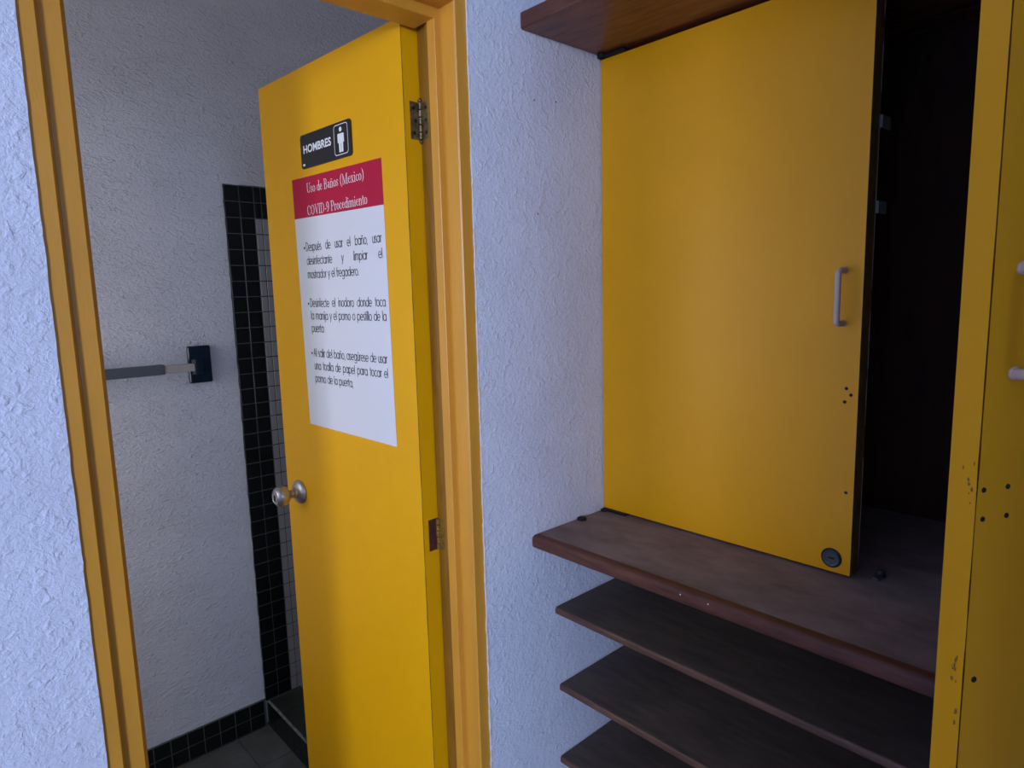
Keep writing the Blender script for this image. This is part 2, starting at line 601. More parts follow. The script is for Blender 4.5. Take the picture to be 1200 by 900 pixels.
for i in range(9):
    y0 = 2.295 - 0.107 * i
    if y0 - 0.107 < P1 + 0.2:
        break
    ctr = ((CX0 + 0.009 + CX1) / 2, y0 - 0.0535, CZ - 0.002)
    if tt is None:
        tt = add('tile', (lambda q: ([setattr(v, 'co', v.co + Vector(ctr)) for v in q.verts], q)[1])(tile_mesh(CX1 - CX0 - 0.012, 0.004, 0.107 - 0.003, 0.0008)), 'curb_tile', curb)
    else:
        put(tt, 'tile', ctr, curb)
    for j in range(4):
        yy = y0 - 0.0535 * (j % 2 + 0.5)
        zz = FL + 0.0245 + 0.049 * (j // 2)
        c2 = (CX0 + 0.003, yy, zz)
        if tf is None:
            bb = BM()
            box(bb, c2[0] - 0.003, c2[0] + 0.003, yy - 0.0257, yy + 0.0257, zz - 0.0235, zz + 0.0235)
            bev(bb, 0.001, 1)
            tf = add('tile', bb, 'black_tile', curb)
        else:
            put(tf, 'tile', c2, curb)
# top tiles were laid out upright above: rebuild the shared mesh lying flat
me = tt.data
bb = BM()
box(bb, -(CX1 - CX0 - 0.012) / 2, (CX1 - CX0 - 0.012) / 2, -0.052, 0.052, -0.002, 0.002)
bev(bb, 0.0008, 1)
bmesh.ops.recalc_face_normals(bb, faces=bb.faces)
bb.to_mesh(me)
bb.free()

# ------------------------------------------------------------------ door frame
frame = struct(thing('trim_1', (0.48, 1.06, FL)))
RJ = [(0.83, 1.0), (0.7980, 1.0), (0.7955, 1.0025), (0.7955, 1.045), (0.784, 1.045), (0.783, 1.046), (0.783, 1.068), (0.7845, 1.070),
      (0.806, 1.070), (0.806, 1.119), (0.83, 1.119)]
b = BM()
prism(b, [(x, y, FL) for x, y in RJ], (0, 0, 0.546 - FL))
add('right_jamb', b, 'orange', frame)
LJ = [(0.134, 1.0), (0.1565, 1.0), (0.1590, 1.0025), (0.1602, 1.009), (0.1625, 1.0095), (0.185, 1.0095), (0.1865, 1.011), (0.1870, 1.022), (0.1925, 1.026),
      (0.1925, 1.06), (0.163, 1.061), (0.163, 1.119), (0.134, 1.119)]
b = BM()
prism(b, [(x, y, FL) for x, y in LJ], (0, 0, 0.546 - FL))
add('left_jamb', b, 'orange', frame)
b = BM()
prism(b, [(0.1605, y, z) for y, z in [(1.0, 0.55), (1.0, 0.527), (1.0025, 0.5245), (1.0452, 0.5245), (1.119, 0.5245), (1.119, 0.55)]], (0.6355, 0, 0))
prism(b, [(0.1905, y, z) for y, z in [(1.0448, 0.5245), (1.0448, 0.507), (1.0465, 0.5055), (1.108, 0.5055), (1.111, 0.5085), (1.111, 0.5245)]], (0.593, 0, 0))
add('head_jamb', b, 'orange', frame)
# the yellow-painted rebate the hinges are let into, shade mixed into its colour
b = BM()
prism(b, [(0.789, 1.0702, FL), (0.789, 1.084, FL), (0.7968, 1.0855, FL), (0.7968, 1.119, FL), (0.8059, 1.119, FL), (0.8059, 1.0702, FL)], (0, 0, 0.5235 - FL))
o = add('hinge_rebate', b, 'rebate_yellow', frame)
o['label'] = 'hinge rebate in yellow paint darkened with painted shade'
# bare line where paint has come off the left jamb groove
b = BM()
for z0 in zs(-0.12, 0.23, 0.01):
    wd = 0.0001 + 0.0004 * noise.noise(Vector((1.0, 5.0, z0 * 40)))
    box(b, 0.1620, 0.1624 + wd, 1.0088, 1.0098, z0, z0 + 0.0102)
o = add('bare_paint_line', b, 'cream', frame)
o['label'] = 'thin pale line of chipped paint'

# ------------------------------------------------------------------ the yellow door, opened into the bathroom
ANG = math.radians(3.15)
C0 = Vector((0.7580, 1.1188, 0))
DU = Vector((-math.sin(ANG), math.cos(ANG), 0))        # from hinge edge to latch edge
DN = Vector((-math.cos(ANG), -math.sin(ANG), 0))       # out of the face that looks at the viewer
LW, LT = 0.60, 0.0415


def dp(u, z, off=0.0):
    p = C0 + DU * u + DN * off
    return Vector((p.x, p.y, z))


def dbox(bm, u0, u1, o0, o1, z0, z1):
    vs = [bm.verts.new(dp(u, z, o)) for u in (u0, u1) for o in (o0, o1) for z in (z0, z1)]
    for f in ((0, 1, 3, 2), (4, 6, 7, 5), (0, 4, 5, 1), (2, 3, 7, 6), (0, 2, 6, 4), (1, 5, 7, 3)):
        bm.faces.new([vs[i] for i in f])


door = struct(thing('door_1', (C0.x, C0.y, FL)))
b = BM()
dbox(b, 0, LW, -LT, 0, FL + 0.012, 0.525)
bev(b, 0.0016, 2)
add('door_leaf', b, 'yellow', door)
# knob: rose, neck, knob, keyhole
KU, KZ = 0.528, -0.513
b = BM()
lathe(b, dp(KU, KZ, 0), DN, [(0.0315, 0), (0.0325, 0.003), (0.0315, 0.006), (0.026, 0.011), (0.018, 0.0145), (0.0145, 0.016), (0.0145, 0.022), (0.012, 0.0225)], 40)
rose = add('knob_rose', b, 'steel', door, smooth=True)
b = BM()
lathe(b, dp(KU, KZ, 0.0222), DN, [(0.0105, 0), (0.0105, 0.008), (0.0125, 0.012), (0.0205, 0.017), (0.0252, 0.023), (0.0268, 0.031), (0.0262, 0.039), (0.0232, 0.0455),
                                  (0.018, 0.0495), (0.017, 0.0485), (0.013, 0.0488), (0.0125, 0.0505), (0.004, 0.051)], 40)
knob = add('door_knob', b, 'steel', door, smooth=True)
b = BM()
kc = 0.0222 + 0.0505
dbox(b, KU - 0.0035, KU + 0.0035, kc, kc + 0.0012, KZ - 0.0085, KZ + 0.0065)
add('keyhole', b, 'dark', knob)
# dark worn line down the hinge corner of the leaf
b = BM()
for z0 in zs(FL + 0.05, 0.51, 0.012):
    k = noise.noise(Vector((6.1, 2.2, z0 * 18)))
    if k < -0.6:
        continue
    wd = 0.0008 + 0.0006 * k
    dbox(b, -0.0003, wd * 1.2, -wd, 0.0003, z0, z0 + 0.0122)
o = add('worn_corner', b, 'old_paint', door)
o['label'] = 'dark worn paint along the hinge corner'
# hinges


def hinge(z0, z1, plate_mat, knuckle_mat, holes, label, recess=0.0):
    b = BM()
    yf = C0.y
    # leaf plate let into the hinge edge of the door
    vs = 0.0006
    dbox(b, -0.0012, 0.001, -LT + 0.0005, -LT + 0.0275, z0, z1)
    h = add('hinge', b, plate_mat, door)
    h['label'] = label
    b = BM()
    box(b, 0.7958, 0.7975, 1.0895, 1.116, z0 + 0.001, z1 - 0.001)
    add('jamb_plate', b, knuckle_mat, h)
    b = BM()
    n = 5
    kx, ky = 0.7945, 1.1165
    for i in range(n):
        a = z0 + (z1 - z0) * i / n
        c = z0 + (z1 - z0) * (i + 1) / n
        lathe(b, (kx, ky, a + 0.0006), (0, 0, 1), [(0.0038, 0), (0.0044, 0.0008), (0.0044, c - a - 0.002), (0.0038, c - a - 0.0012)], 14)
    if holes:
        lathe(b, (kx, ky, z1), (0, 0, 1), [(0.003, 0), (0.0044, 0.002), (0.0046, 0.004), (0.002, 0.0075)], 14)
        lathe(b, (kx, ky, z0), (0, 0, -1), [(0.003, 0), (0.0044, 0.002), (0.0046, 0.004), (0.002, 0.0075)], 14)
    add('knuckle', b, knuckle_mat, h, smooth=True)
    if holes:
        for k in range(3):
            zz = z0 + (z1 - z0) * (0.17 + 0.33 * k)
            b = BM()
            p = dp(-0.0013, zz, -LT + 0.019 - 0.004 * (k == 1))
            lathe(b, p + DU * 0.0006, -DU, [(0.0038, 0), (0.0038, 0.0008), (0.0022, 0.0009)], 12)
            add('screw_hole', b, 'dark', h)
            b = BM()
            lathe(b, (0.7962, 1.1, zz), (-1, 0, 0), [(0.0036, 0), (0.0036, 0.0008), (0.002, 0.0009)], 12)
            add('screw_hole', b, 'dark', h)
    return h


hinge(0.303, 0.374, 'old_brass', 'old_brass', True, 'tarnished upper hinge with screw holes')
hinge(-0.545, -0.476, 'rust', 'old_paint', False, 'rusty lower hinge smeared with yellow paint')

# ------------------------------------------------------------------ lettering


def glyphs(bm, text, place, size, offset=0.0, space=1.0):
    """text outline -> flat faces; place(x, y) maps text units to a 3d point. returns width"""
    cu = bpy.data.curves.new('t', 'FONT')
    cu.body = text
    cu.size = size
    cu.offset = offset
    cu.space_character = space
    cu.resolution_u = 4
    o = bpy.data.objects.new('t', cu)
    COL.objects.link(o)
    dg = bpy.context.evaluated_depsgraph_get()
    me = bpy.data.meshes.new_from_object(o.evaluated_get(dg))
    if place is None:
        xs = [v.co.x for v in me.vertices]
        r = (min(xs), max(xs))
    else:
        base_i = len(bm.verts)
        vv = [bm.verts.new(place(v.co.x, v.co.y)) for v in me.vertices]
        for p in me.polygons:
            try:
                bm.faces.new([vv[i] for i in p.vertices])
            except ValueError:
                pass
        r = None
    bpy.data.objects.remove(o)
    bpy.data.curves.remove(cu)
    bpy.data.meshes.remove(me)
    return r


def width(text, size, offset=0.0):
    a, c = glyphs(None, text, None, size, offset)
    return a, c


def word_on_door(bm, text, u_left, z_base, size, off, k=1.0, offset=0.0, slope=0.0):
    a, c = width(text, size, offset)
    glyphs(bm, text, lambda x, y: dp(u_left - (x - a) * k, z_base + y - slope * (x - a) * k, off), size, offset)
    return (c - a) * k


def rrect(u0, u1, z0, z1, r, off, n=6):
    pts = []
    for cu_, cz, a0 in ((u1 - r, z1 - r, 0), (u0 + r, z1 - r, 90), (u0 + r, z0 + r, 180), (u1 - r, z0 + r, 270)):
        for i in range(n + 1):
            a = math.radians(a0 + 90 * i / n)
            pts.append(dp(cu_ + r * math.cos(a), cz + r * math.sin(a), off))
    return pts


# ---- restroom sign
sign = thing('restroom_sign', dp(0.2925, 0.3, 0.002), 'small black plastic sign with white HOMBRES lettering and man symbol on the yellow door', 'sign')
b = BM()
prism(b, rrect(0.1845, 0.4005, 0.2995, 0.3755, 0.008, 0.0004), DN * 0.0026)
add('sign_plate', b, 'sign_black', sign)
b = BM()
hz = 0.3335
a, c = width('HOMBRES', 0.0245, 0.0006)
word_on_door(b, 'HOMBRES', 0.387, hz, 0.0245, 0.0034, k=0.122 / (c - a), offset=0.0006)
add('lettering', b, 'sign_white', sign)
b = BM()
outer = rrect(0.196, 0.252, 0.3065, 0.3705, 0.008, 0.0034)
inner = rrect(0.1975, 0.2505, 0.308, 0.369, 0.0068, 0.0034)
vo = [b.verts.new(p) for p in outer]
vi = [b.verts.new(p) for p in inner]
for i in range(len(vo)):
    j = (i + 1) % len(vo)
    b.faces.new([vo[i], vo[j], vi[j], vi[i]])
add('symbol_border', b, 'sign_white', sign)
b = BM()
sc = 0.2245
prism(b, [dp(sc + 0.0052 * math.cos(t * math.pi / 9), 0.3595 + 0.005 * math.sin(t * math.pi / 9), 0.0032) for t in range(18)], DN * 0.0004)
body = [(-0.0105, 0.351), (0.0105, 0.351), (0.0125, 0.349), (0.0125, 0.332), (0.0085, 0.332), (0.0085, 0.331), (0.0078, 0.312), (0.0008, 0.312), (0.0008, 0.330),
        (-0.0008, 0.330), (-0.0008, 0.312), (-0.0078, 0.312), (-0.0085, 0.331), (-0.0085, 0.332), (-0.0125, 0.332), (-0.0125, 0.349)]
prism(b, [dp(sc + x, z, 0.0032) for x, z in body], DN * 0.0004)
add('man_symbol', b, 'sign_white', sign)
b = BM()
prism(b, rrect(0.3835, 0.3925, 0.3055, 0.3105, 0.002, 0.0032), DN * 0.0003)
add('maker_mark', b, 'sign_white', sign)

# ---- procedure poster
poster = thing('procedure_poster', dp(0.266, -0.32, 0.002), 'white paper poster with crimson heading about bathroom use on the yellow door', 'poster')
TL, TR, BL, BR = (0.4565, 0.2825), (0.083, 0.2785), (0.4485, -0.318), (0.079, -0.3245)


def pp(s, t):
    u = (TL[0] * (1 - s) + TR[0] * s) * (1 - t) + (BL[0] * (1 - s) + BR[0] * s) * t
    z = (TL[1] * (1 - s) + TR[1] * s) * (1 - t) + (BL[1] * (1 - s) + BR[1] * s) * t
    return u, z


def pq(s, t, off):
    u, z = pp(s, t)
    return dp(u, z, off)


RB = 0.1545
b = BM()
prism(b, [pq(0, RB, 0.0003), pq(1, RB, 0.0003), pq(1, 1, 0.0003), pq(0, 1, 0.0003)], DN * 0.0006)
add('paper_sheet', b, 'paper', poster)
b = BM()
prism(b, [pq(0, 0, 0.0003), pq(1, 0, 0.0003), pq(1, RB, 0.0003), pq(0, RB, 0.0003)], DN * 0.0006)
add('heading_band', b, 'red', poster)

# thin/thick serif capitals and lower case drawn as strokes (x, y in cap heights; w: h = hairline, T = thick)
SER = {
    'U': (0.72, [('T', [(0.14, 1), (0.14, 0.3), (0.2, 0.1), (0.36, 0.0), (0.5, 0.06), (0.58, 0.25)]), ('h', [(0.58, 0.25), (0.58, 1)]), ('h', [(0.02, 1), (0.28, 1)]), ('h', [(0.48, 1), (0.7, 1)])]),
    's': (0.36, [('h', [(0.29, 0.46), (0.28, 0.58), (0.16, 0.62), (0.06, 0.54)]), ('T', [(0.06, 0.5), (0.1, 0.38), (0.24, 0.26), (0.27, 0.14)]), ('h', [(0.27, 0.1), (0.17, 0.0), (0.05, 0.05), (0.04, 0.18)])]),
    'o': (0.48, [('T', [(0.2, 0.61), (0.09, 0.5), (0.07, 0.31), (0.09, 0.12), (0.2, 0.01)]), ('h', [(0.2, 0.01), (0.28, 0.01)]), ('T', [(0.26, 0.01), (0.38, 0.12), (0.41, 0.31), (0.38, 0.5), (0.26, 0.61)]), ('h', [(0.2, 0.62), (0.28, 0.62)])]),
    'd': (0.5, [('T', [(0.2, 0.6), (0.09, 0.5), (0.07, 0.31), (0.09, 0.12), (0.2, 0.01)]), ('h', [(0.2, 0.01), (0.32, 0.06), (0.38, 0.2)]), ('h', [(0.2, 0.61), (0.32, 0.56), (0.38, 0.45)]), ('T', [(0.4, 1.02), (0.4, 0.0)]), ('h', [(0.28, 1.02), (0.4, 1.02)]), ('h', [(0.4, 0.0), (0.5, 0.0)])]),
    'e': (0.44, [('T', [(0.22, 0.61), (0.1, 0.52), (0.07, 0.31), (0.1, 0.12), (0.23, 0.01)]), ('h', [(0.22, 0.62), (0.34, 0.56), (0.38, 0.36), (0.08, 0.36)]), ('h', [(0.23, 0.0), (0.34, 0.06), (0.39, 0.16)])]),
    'B': (0.64, [('T', [(0.16, 1), (0.16, 0)]), ('h', [(0.03, 1), (0.36, 1), (0.42, 0.97)]), ('T', [(0.42, 0.96), (0.49, 0.78), (0.42, 0.56)]), ('h', [(0.16, 0.53), (0.4, 0.53)]), ('T', [(0.42, 0.52), (0.55, 0.28), (0.44, 0.03)]), ('h', [(0.03, 0), (0.42, 0)])]),
    'a': (0.44, [('h', [(0.07, 0.48), (0.1, 0.58), (0.22, 0.62), (0.3, 0.54)]), ('T', [(0.31, 0.52), (0.32, 0.06)]), ('h', [(0.32, 0.06), (0.36, 0.0), (0.43, 0.04)]), ('h', [(0.31, 0.38), (0.14, 0.3)]), ('T', [(0.12, 0.3), (0.08, 0.14), (0.14, 0.03)]), ('h', [(0.14, 0.02), (0.24, 0.02), (0.31, 0.12)])]),
    'n': (0.54, [('T', [(0.13, 0.62), (0.13, 0)]), ('h', [(0.03, 0.62), (0.13, 0.62)]), ('h', [(0.15, 0.42), (0.22, 0.58), (0.32, 0.62)]), ('T', [(0.32, 0.61), (0.4, 0.5), (0.41, 0)]), ('h', [(0.03, 0), (0.23, 0)]), ('h', [(0.31, 0), (0.51, 0)])]),
    'M': (0.92, [('h', [(0.14, 1), (0.14, 0)]), ('T', [(0.14, 1), (0.43, 0)]), ('h', [(0.43, 0), (0.72, 1)]), ('T', [(0.74, 1), (0.74, 0)]), ('h', [(0.03, 1), (0.14, 1)]), ('h', [(0.74, 1), (0.88, 1)]), ('h', [(0.03, 0), (0.25, 0)]), ('h', [(0.62, 0), (0.88, 0)])]),
    'x': (0.48, [('T', [(0.1, 0.62), (0.38, 0)]), ('h', [(0.1, 0), (0.36, 0.62)]), ('h', [(0.02, 0.62), (0.2, 0.62)]), ('h', [(0.28, 0.62), (0.44, 0.62)]), ('h', [(0.02, 0), (0.18, 0)]), ('h', [(0.28, 0), (0.46, 0)])]),
    'i': (0.27, [('T', [(0.13, 0.62), (0.13, 0)]), ('h', [(0.03, 0.62), (0.13, 0.62)]), ('h', [(0.03, 0), (0.24, 0)]), ('T', [(0.12, 0.93), (0.12, 0.82)])]),
    'c': (0.42, [('T', [(0.22, 0.61), (0.1, 0.52), (0.07, 0.31), (0.1, 0.12), (0.22, 0.01)]), ('h', [(0.22, 0.62), (0.33, 0.58), (0.35, 0.46)]), ('h', [(0.22, 0.0), (0.32, 0.05), (0.37, 0.16)])]),
    '(': (0.34, [('h', [(0.28, 1.08), (0.16, 0.9)]), ('T', [(0.16, 0.88), (0.09, 0.6), (0.09, 0.25), (0.16, 0.0)]), ('h', [(0.16, 0.0), (0.28, -0.2)])]),
    ')': (0.34, [('h', [(0.06, 1.08), (0.18, 0.9)]), ('T', [(0.18, 0.88), (0.25, 0.6), (0.25, 0.25), (0.18, 0.0)]), ('h', [(0.18, 0.0), (0.06, -0.2)])]),
    'C': (0.68, [('T', [(0.32, 1.0), (0.15, 0.85), (0.1, 0.5), (0.15, 0.15), (0.32, 0.0)]), ('h', [(0.32, 1.01), (0.48, 0.96), (0.56, 0.78), (0.58, 0.68)]), ('h', [(0.58, 1.0), (0.58, 0.68)]), ('h', [(0.32, -0.01), (0.5, 0.05), (0.6, 0.26)])]),
    'O': (0.76, [('T', [(0.34, 1.0), (0.16, 0.85), (0.1, 0.5), (0.16, 0.15), (0.34, 0.0)]), ('T', [(0.4, 1.0), (0.58, 0.85), (0.64, 0.5), (0.58, 0.15), (0.4, 0.0)]), ('h', [(0.32, 1.01), (0.42, 1.01)]), ('h', [(0.32, -0.01), (0.42, -0.01)])]),
    'V': (0.68, [('T', [(0.1, 1), (0.36, 0)]), ('h', [(0.36, 0), (0.58, 1)]), ('h', [(0.0, 1), (0.22, 1)]), ('h', [(0.48, 1), (0.68, 1)])]),
    'I': (0.34, [('T', [(0.17, 1), (0.17, 0)]), ('h', [(0.04, 1), (0.3, 1)]), ('h', [(0.04, 0), (0.3, 0)])]),
    'D': (0.74, [('T', [(0.16, 1), (0.16, 0)]), ('h', [(0.03, 1), (0.38, 1)]), ('T', [(0.38, 1), (0.56, 0.85), (0.62, 0.5), (0.56, 0.15), (0.38, 0)]), ('h', [(0.03, 0), (0.38, 0)])]),
    '-': (0.32, [('h', [(0.05, 0.33), (0.27, 0.33)]), ('h', [(0.05, 0.29), (0.27, 0.29)])]),
    '9': (0.52, [('T', [(0.22, 1.0), (0.1, 0.88), (0.08, 0.7), (0.12, 0.5), (0.22, 0.42)]), ('T', [(0.26, 1.0), (0.4, 0.86), (0.43, 0.62), (0.38, 0.25), (0.22, 0.0)]), ('h', [(0.22, 0.41), (0.34, 0.46), (0.41, 0.56)]), ('h', [(0.22, 0.0), (0.1, 0.06)])]),
    'P': (0.6, [('T', [(0.16, 1), (0.16, 0)]), ('h', [(0.03, 1), (0.38, 1)]), ('T', [(0.38, 1), (0.51, 0.88), (0.52, 0.66), (0.38, 0.48)]), ('h', [(0.16, 0.47), (0.38, 0.47)]), ('h', [(0.03, 0), (0.3, 0)])]),
    'r': (0.4, [('T', [(0.13, 0.62), (0.13, 0)]), ('h', [(0.03, 0.62), (0.13, 0.62)]), ('h', [(0.15, 0.4), (0.22, 0.58), (0.31, 0.61)]), ('T', [(0.31, 0.6), (0.35, 0.53)]), ('h', [(0.03, 0), (0.25, 0)])]),
    'm': (0.8, [('T', [(0.13, 0.62), (0.13, 0)]), ('h', [(0.03, 0.62), (0.13, 0.62)]), ('h', [(0.15, 0.42), (0.22, 0.58), (0.31, 0.62)]), ('T', [(0.31, 0.61), (0.39, 0.5), (0.4, 0)]), ('h', [(0.42, 0.42), (0.5, 0.58), (0.58, 0.62)]), ('T', [(0.58, 0.61), (0.66, 0.5), (0.67, 0)]), ('h', [(0.03, 0), (0.22, 0)]), ('h', [(0.31, 0), (0.49, 0)]), ('h', [(0.58, 0), (0.77, 0)])]),
    't': (0.32, [('T', [(0.14, 0.85), (0.14, 0.1)]), ('h', [(0.14, 0.1), (0.2, 0.0), (0.3, 0.08)]), ('h', [(0.03, 0.62), (0.29, 0.62)])]),
    ' ': (0.26, []),
}
SER['ñ'] = (SER['n'][0], SER['n'][1] + [('h', [(0.14, 0.78), (0.2, 0.86), (0.32, 0.77), (0.4, 0.85)])])


def serif(bm, text, u_left, u_right, z_base, cap, off):
    total = sum(SER[ch][0] for ch in text)
    k = (u_left - u_right) / total
    x = 0.0
    for ch in text:
        adv, strokes = SER[ch]
        for kind, pts in strokes:
            hw, hh = (0.042, 0.018) if kind == 'T' else (0.02, 0.022)
            for (xa, ya), (xb, yb) in zip(pts, pts[1:]):
                d = Vector((xb - xa, yb - ya))
                if d.length < 1e-6:
                    continue
                d.normalize()
                n = Vector((-d.y * hw, d.x * hh))
                if kind == 'h':
                    n = Vector((-d.y, d.x)) * 0.022
                ex = d * 0.012
                c = [(xa - ex.x + n.x, ya - ex.y + n.y), (xb + ex.x + n.x, yb + ex.y + n.y), (xb + ex.x - n.x, yb + ex.y - n.y), (xa - ex.x - n.x, ya - ex.y - n.y)]
                bm.faces.new([bm.verts.new(dp(u_left - (x + px) * k, z_base + py * cap, off)) for px, py in c])
        x += adv


for txt, ul, ur, zb in (('Uso de Baños (Mexico)', 0.388, 0.147, 0.2445), ('COVID-9 Procedimiento', 0.392, 0.139, 0.1935)):
    b = BM()
    serif(b, txt, ul, ur, zb, 0.0215, 0.0014)
    add('heading_line', b, 'title_ink', poster)


# round geometric sans letters drawn as even strokes (units of cap height)
def arc(cx, cy, rx, ry, a0, a1, n=9):
    return [(cx + rx * math.cos(math.radians(a0 + (a1 - a0) * i / n)), cy + ry * math.sin(math.radians(a0 + (a1 - a0) * i / n))) for i in range(n + 1)]


XH = 0.70
RO = XH / 2
ring = lambda cx: arc(cx, RO, 0.32, RO, 0, 360, 14)
hump = lambda x0, w_: [(x0, 0.38)] + arc(x0 + w_ / 2, XH - 0.24, w_ / 2, 0.24, 180, 0, 7)[1:] + [(x0 + w_, 0)]
SAN = {
    'D': (0.82, [[(0.1, 0), (0.1, 1), (0.3, 1)] + arc(0.3, 0.5, 0.42, 0.5, 90, -90, 10) + [(0.1, 0)]]),
    'A': (0.80, [[(0.03, 0), (0.4, 1), (0.77, 0)], [(0.17, 0.36), (0.63, 0.36)]]),
    'e': (0.76, [[(0.06, 0.35), (0.70, 0.35)] + arc(0.38, RO, 0.32, RO, 0, 315, 13)[1:]]),
    's': (0.46, [arc(0.22, 0.52, 0.15, 0.17, 40, 270, 7)[:-1] + arc(0.22, 0.18, 0.16, 0.18, 90, -140, 7)]),
    'p': (0.80, [[(0.1, XH), (0.1, -0.3)], ring(0.42)]),
    'u': (0.64, [[(0.1, XH), (0.1, 0.26)] + arc(0.32, 0.25, 0.22, 0.25, 180, 360, 7)[1:] + [(0.54, XH)], [(0.54, XH), (0.54, 0)]]),
    'd': (0.80, [ring(0.38), [(0.7, 1.05), (0.7, 0)]]),
    'b': (0.80, [ring(0.42), [(0.1, 1.05), (0.1, 0)]]),
    'a': (0.80, [ring(0.38), [(0.7, XH), (0.7, 0)]]),
    'o': (0.76, [ring(0.38)]),
    'r': (0.38, [[(0.1, XH), (0.1, 0)], [(0.1, 0.42), (0.16, 0.6), (0.27, 0.69), (0.36, 0.66)]]),
    'l': (0.22, [[(0.11, 1.05), (0.11, 0)]]),
    'i': (0.22, [[(0.11, XH), (0.11, 0)], [(0.11, 0.98), (0.11, 0.88)]]),
    'j': (0.24, [[(0.13, XH), (0.13, -0.22), (0.07, -0.3), (0.0, -0.3)], [(0.13, 0.98), (0.13, 0.88)]]),
    'n': (0.64, [[(0.1, XH), (0.1, 0)], hump(0.1, 0.44)]),
    'm': (1.0, [[(0.1, XH), (0.1, 0)], hump(0.1, 0.4), hump(0.5, 0.4)]),
    'f': (0.36, [[(0.16, 0), (0.16, 0.84), (0.22, 1.0), (0.35, 1.03)], [(0.02, XH - 0.03), (0.33, XH - 0.03)]]),
    't': (0.34, [[(0.16, 0.95), (0.16, 0)], [(0.02, XH - 0.03), (0.31, XH - 0.03)]]),
    'c': (0.68, [arc(0.38, RO, 0.32, RO, 45, 315, 11)]),
    'y': (0.60, [[(0.03, XH), (0.30, 0.02)], [(0.57, XH), (0.17, -0.3)]]),
    'g': (0.80, [ring(0.38), [(0.7, XH), (0.7, -0.05)] + arc(0.4, -0.05, 0.3, 0.26, 0, -150, 7)[1:]]),
    ',': (0.24, [[(0.14, 0.06), (0.07, -0.14)]]),
    '.': (0.24, [[(0.12, 0.0), (0.12, 0.09)]]),
}
SAN['é'] = (SAN['e'][0], SAN['e'][1] + [[(0.32, 0.84), (0.46, 1.02)]])
SAN['ú'] = (SAN['u'][0], SAN['u'][1] + [[(0.26, 0.84), (0.40, 1.02)]])
SAN['ñ'] = (SAN['n'][0], SAN['n'][1] + [[(0.16, 0.86), (0.26, 0.94), (0.38, 0.87), (0.48, 0.95)]])


def sans_width(word):
    return sum(SAN[ch][0] for ch in word)


def sans(bm, word, u_left, z_base, cap, k, off, slope):
    """k: horizontal size of one unit"""
    x = 0.0
    hw = 0.047
    for ch in word:
        adv, strokes = SAN[ch]
        for pts in strokes:
            for (xa, ya), (xb, yb) in zip(pts, pts[1:]):
                d = Vector((xb - xa, yb - ya))
                if d.length < 1e-6:
                    continue
                d.normalize()
                n = Vector((-d.y * hw * 1.25, d.x * hw))
                e = d * 0.02
                c = [(xa - e.x + n.x, ya - e.y + n.y), (xb + e.x + n.x, yb + e.y + n.y), (xb + e.x - n.x, yb + e.y - n.y), (xa - e.x - n.x, ya - e.y - n.y)]
                bm.faces.new([bm.verts.new(dp(u_left - (x + px) * k, z_base + py * cap - slope * (x + px) * k, off)) for px, py in c])
        x += adv
    return x * k


paras = [
    (0.1110, 0.0325, 0.4205, 0.0945, [('Después de usar el baño, usar', 1), ('desinfectante y limpiar el', 1), ('mostrador y el fregadero.', 0)]),
    (-0.0225, 0.0305, 0.4185, 0.0915, [('Desinfecte el inodoro donde toca', 1), ('la manija y el pomo o pestillo de la', 1), ('puerta', 0)]),
    (-0.1440, 0.0315, 0.4175, 0.0965, [('Al salir del baño, asegúrese de usar', 1), ('una toalla de papel para tocar el', 1), ('pomo de la puerta,', 0)]),
]
CAP = 0.0195
SPACE = 0.42
KW = (0.408 - 0.0965) / (sum(sans_width(t) for t in 'Al salir del baño, asegúrese de usar'.split()) + 6 * SPACE)
for zb, dz, ub, ur, lines in paras:
    b = BM()
    prism(b, [dp(ub - 0.003 + 0.003 * math.cos(t * math.pi / 6), zb + 0.0075 + 0.003 * math.sin(t * math.pi / 6), 0.0012) for t in range(12)], DN * 0.0002)
    add('bullet', b, 'ink', poster)
    ul = ub - 0.0105
    for i, (ln, just) in enumerate(lines):
        words = ln.split()
        gap = SPACE * KW
        if just:
            gap = (ul - ur - sum(sans_width(t) for t in words) * KW) / (len(words) - 1)
        b = BM()
        u = ul
        for t in words:
            u -= sans(b, t, u, zb - dz * i, CAP, KW, 0.0014, 0.008) + gap
        add('text_line', b, 'ink', poster)['kind'] = 'stuff'

# ------------------------------------------------------------------ towel bar in the bathroom
bar = thing('towel_bar', (0.4, BACK, -0.21), 'square slate grey towel bar on dark teal ceramic bracket on the plaster bathroom wall', 'towel bar')


def bracket(xc):
    b = BM()
    box(b, xc - 0.036, xc + 0.036, BACK - 0.016, BACK + 0.002, -0.271, -0.148)
    bev(b, 0.0065, 3)
    o = add('bracket', b, 'teal', bar, smooth=True)
    b = BM()
    s = -1 if xc > 0.4 else 1
    prism(b, [(xc - 0.022 * s * -1, BACK - 0.012, -0.245), (xc + 0.024 * s, BACK - 0.012, -0.245), (xc + 0.036 * s, BACK - 0.048, -0.238), (xc + 0.036 * s, BACK - 0.082, -0.234),
              (xc + 0.016 * s, BACK - 0.082, -0.234), (xc + 0.004 * s, BACK - 0.05, -0.238)], (0, 0, 0.048))
    bev(b, 0.004, 2)
    add('socket', b, 'teal', o, smooth=True)


bracket(0.705)
bracket(0.02)
b = BM()
box(b, 0.04, 0.581, 2.234, 2.264, -0.227, -0.196)
bev(b, 0.002, 2)
add('bar_sleeve', b, 'slate', bar)
b = BM()
box(b, 0.578, 0.672, 2.237, 2.261, -0.2245, -0.2005)
bev(b, 0.002, 2)
o = add('bar_end', b, 'cream', bar)
o['label'] = 'cream bare end of the towel bar'

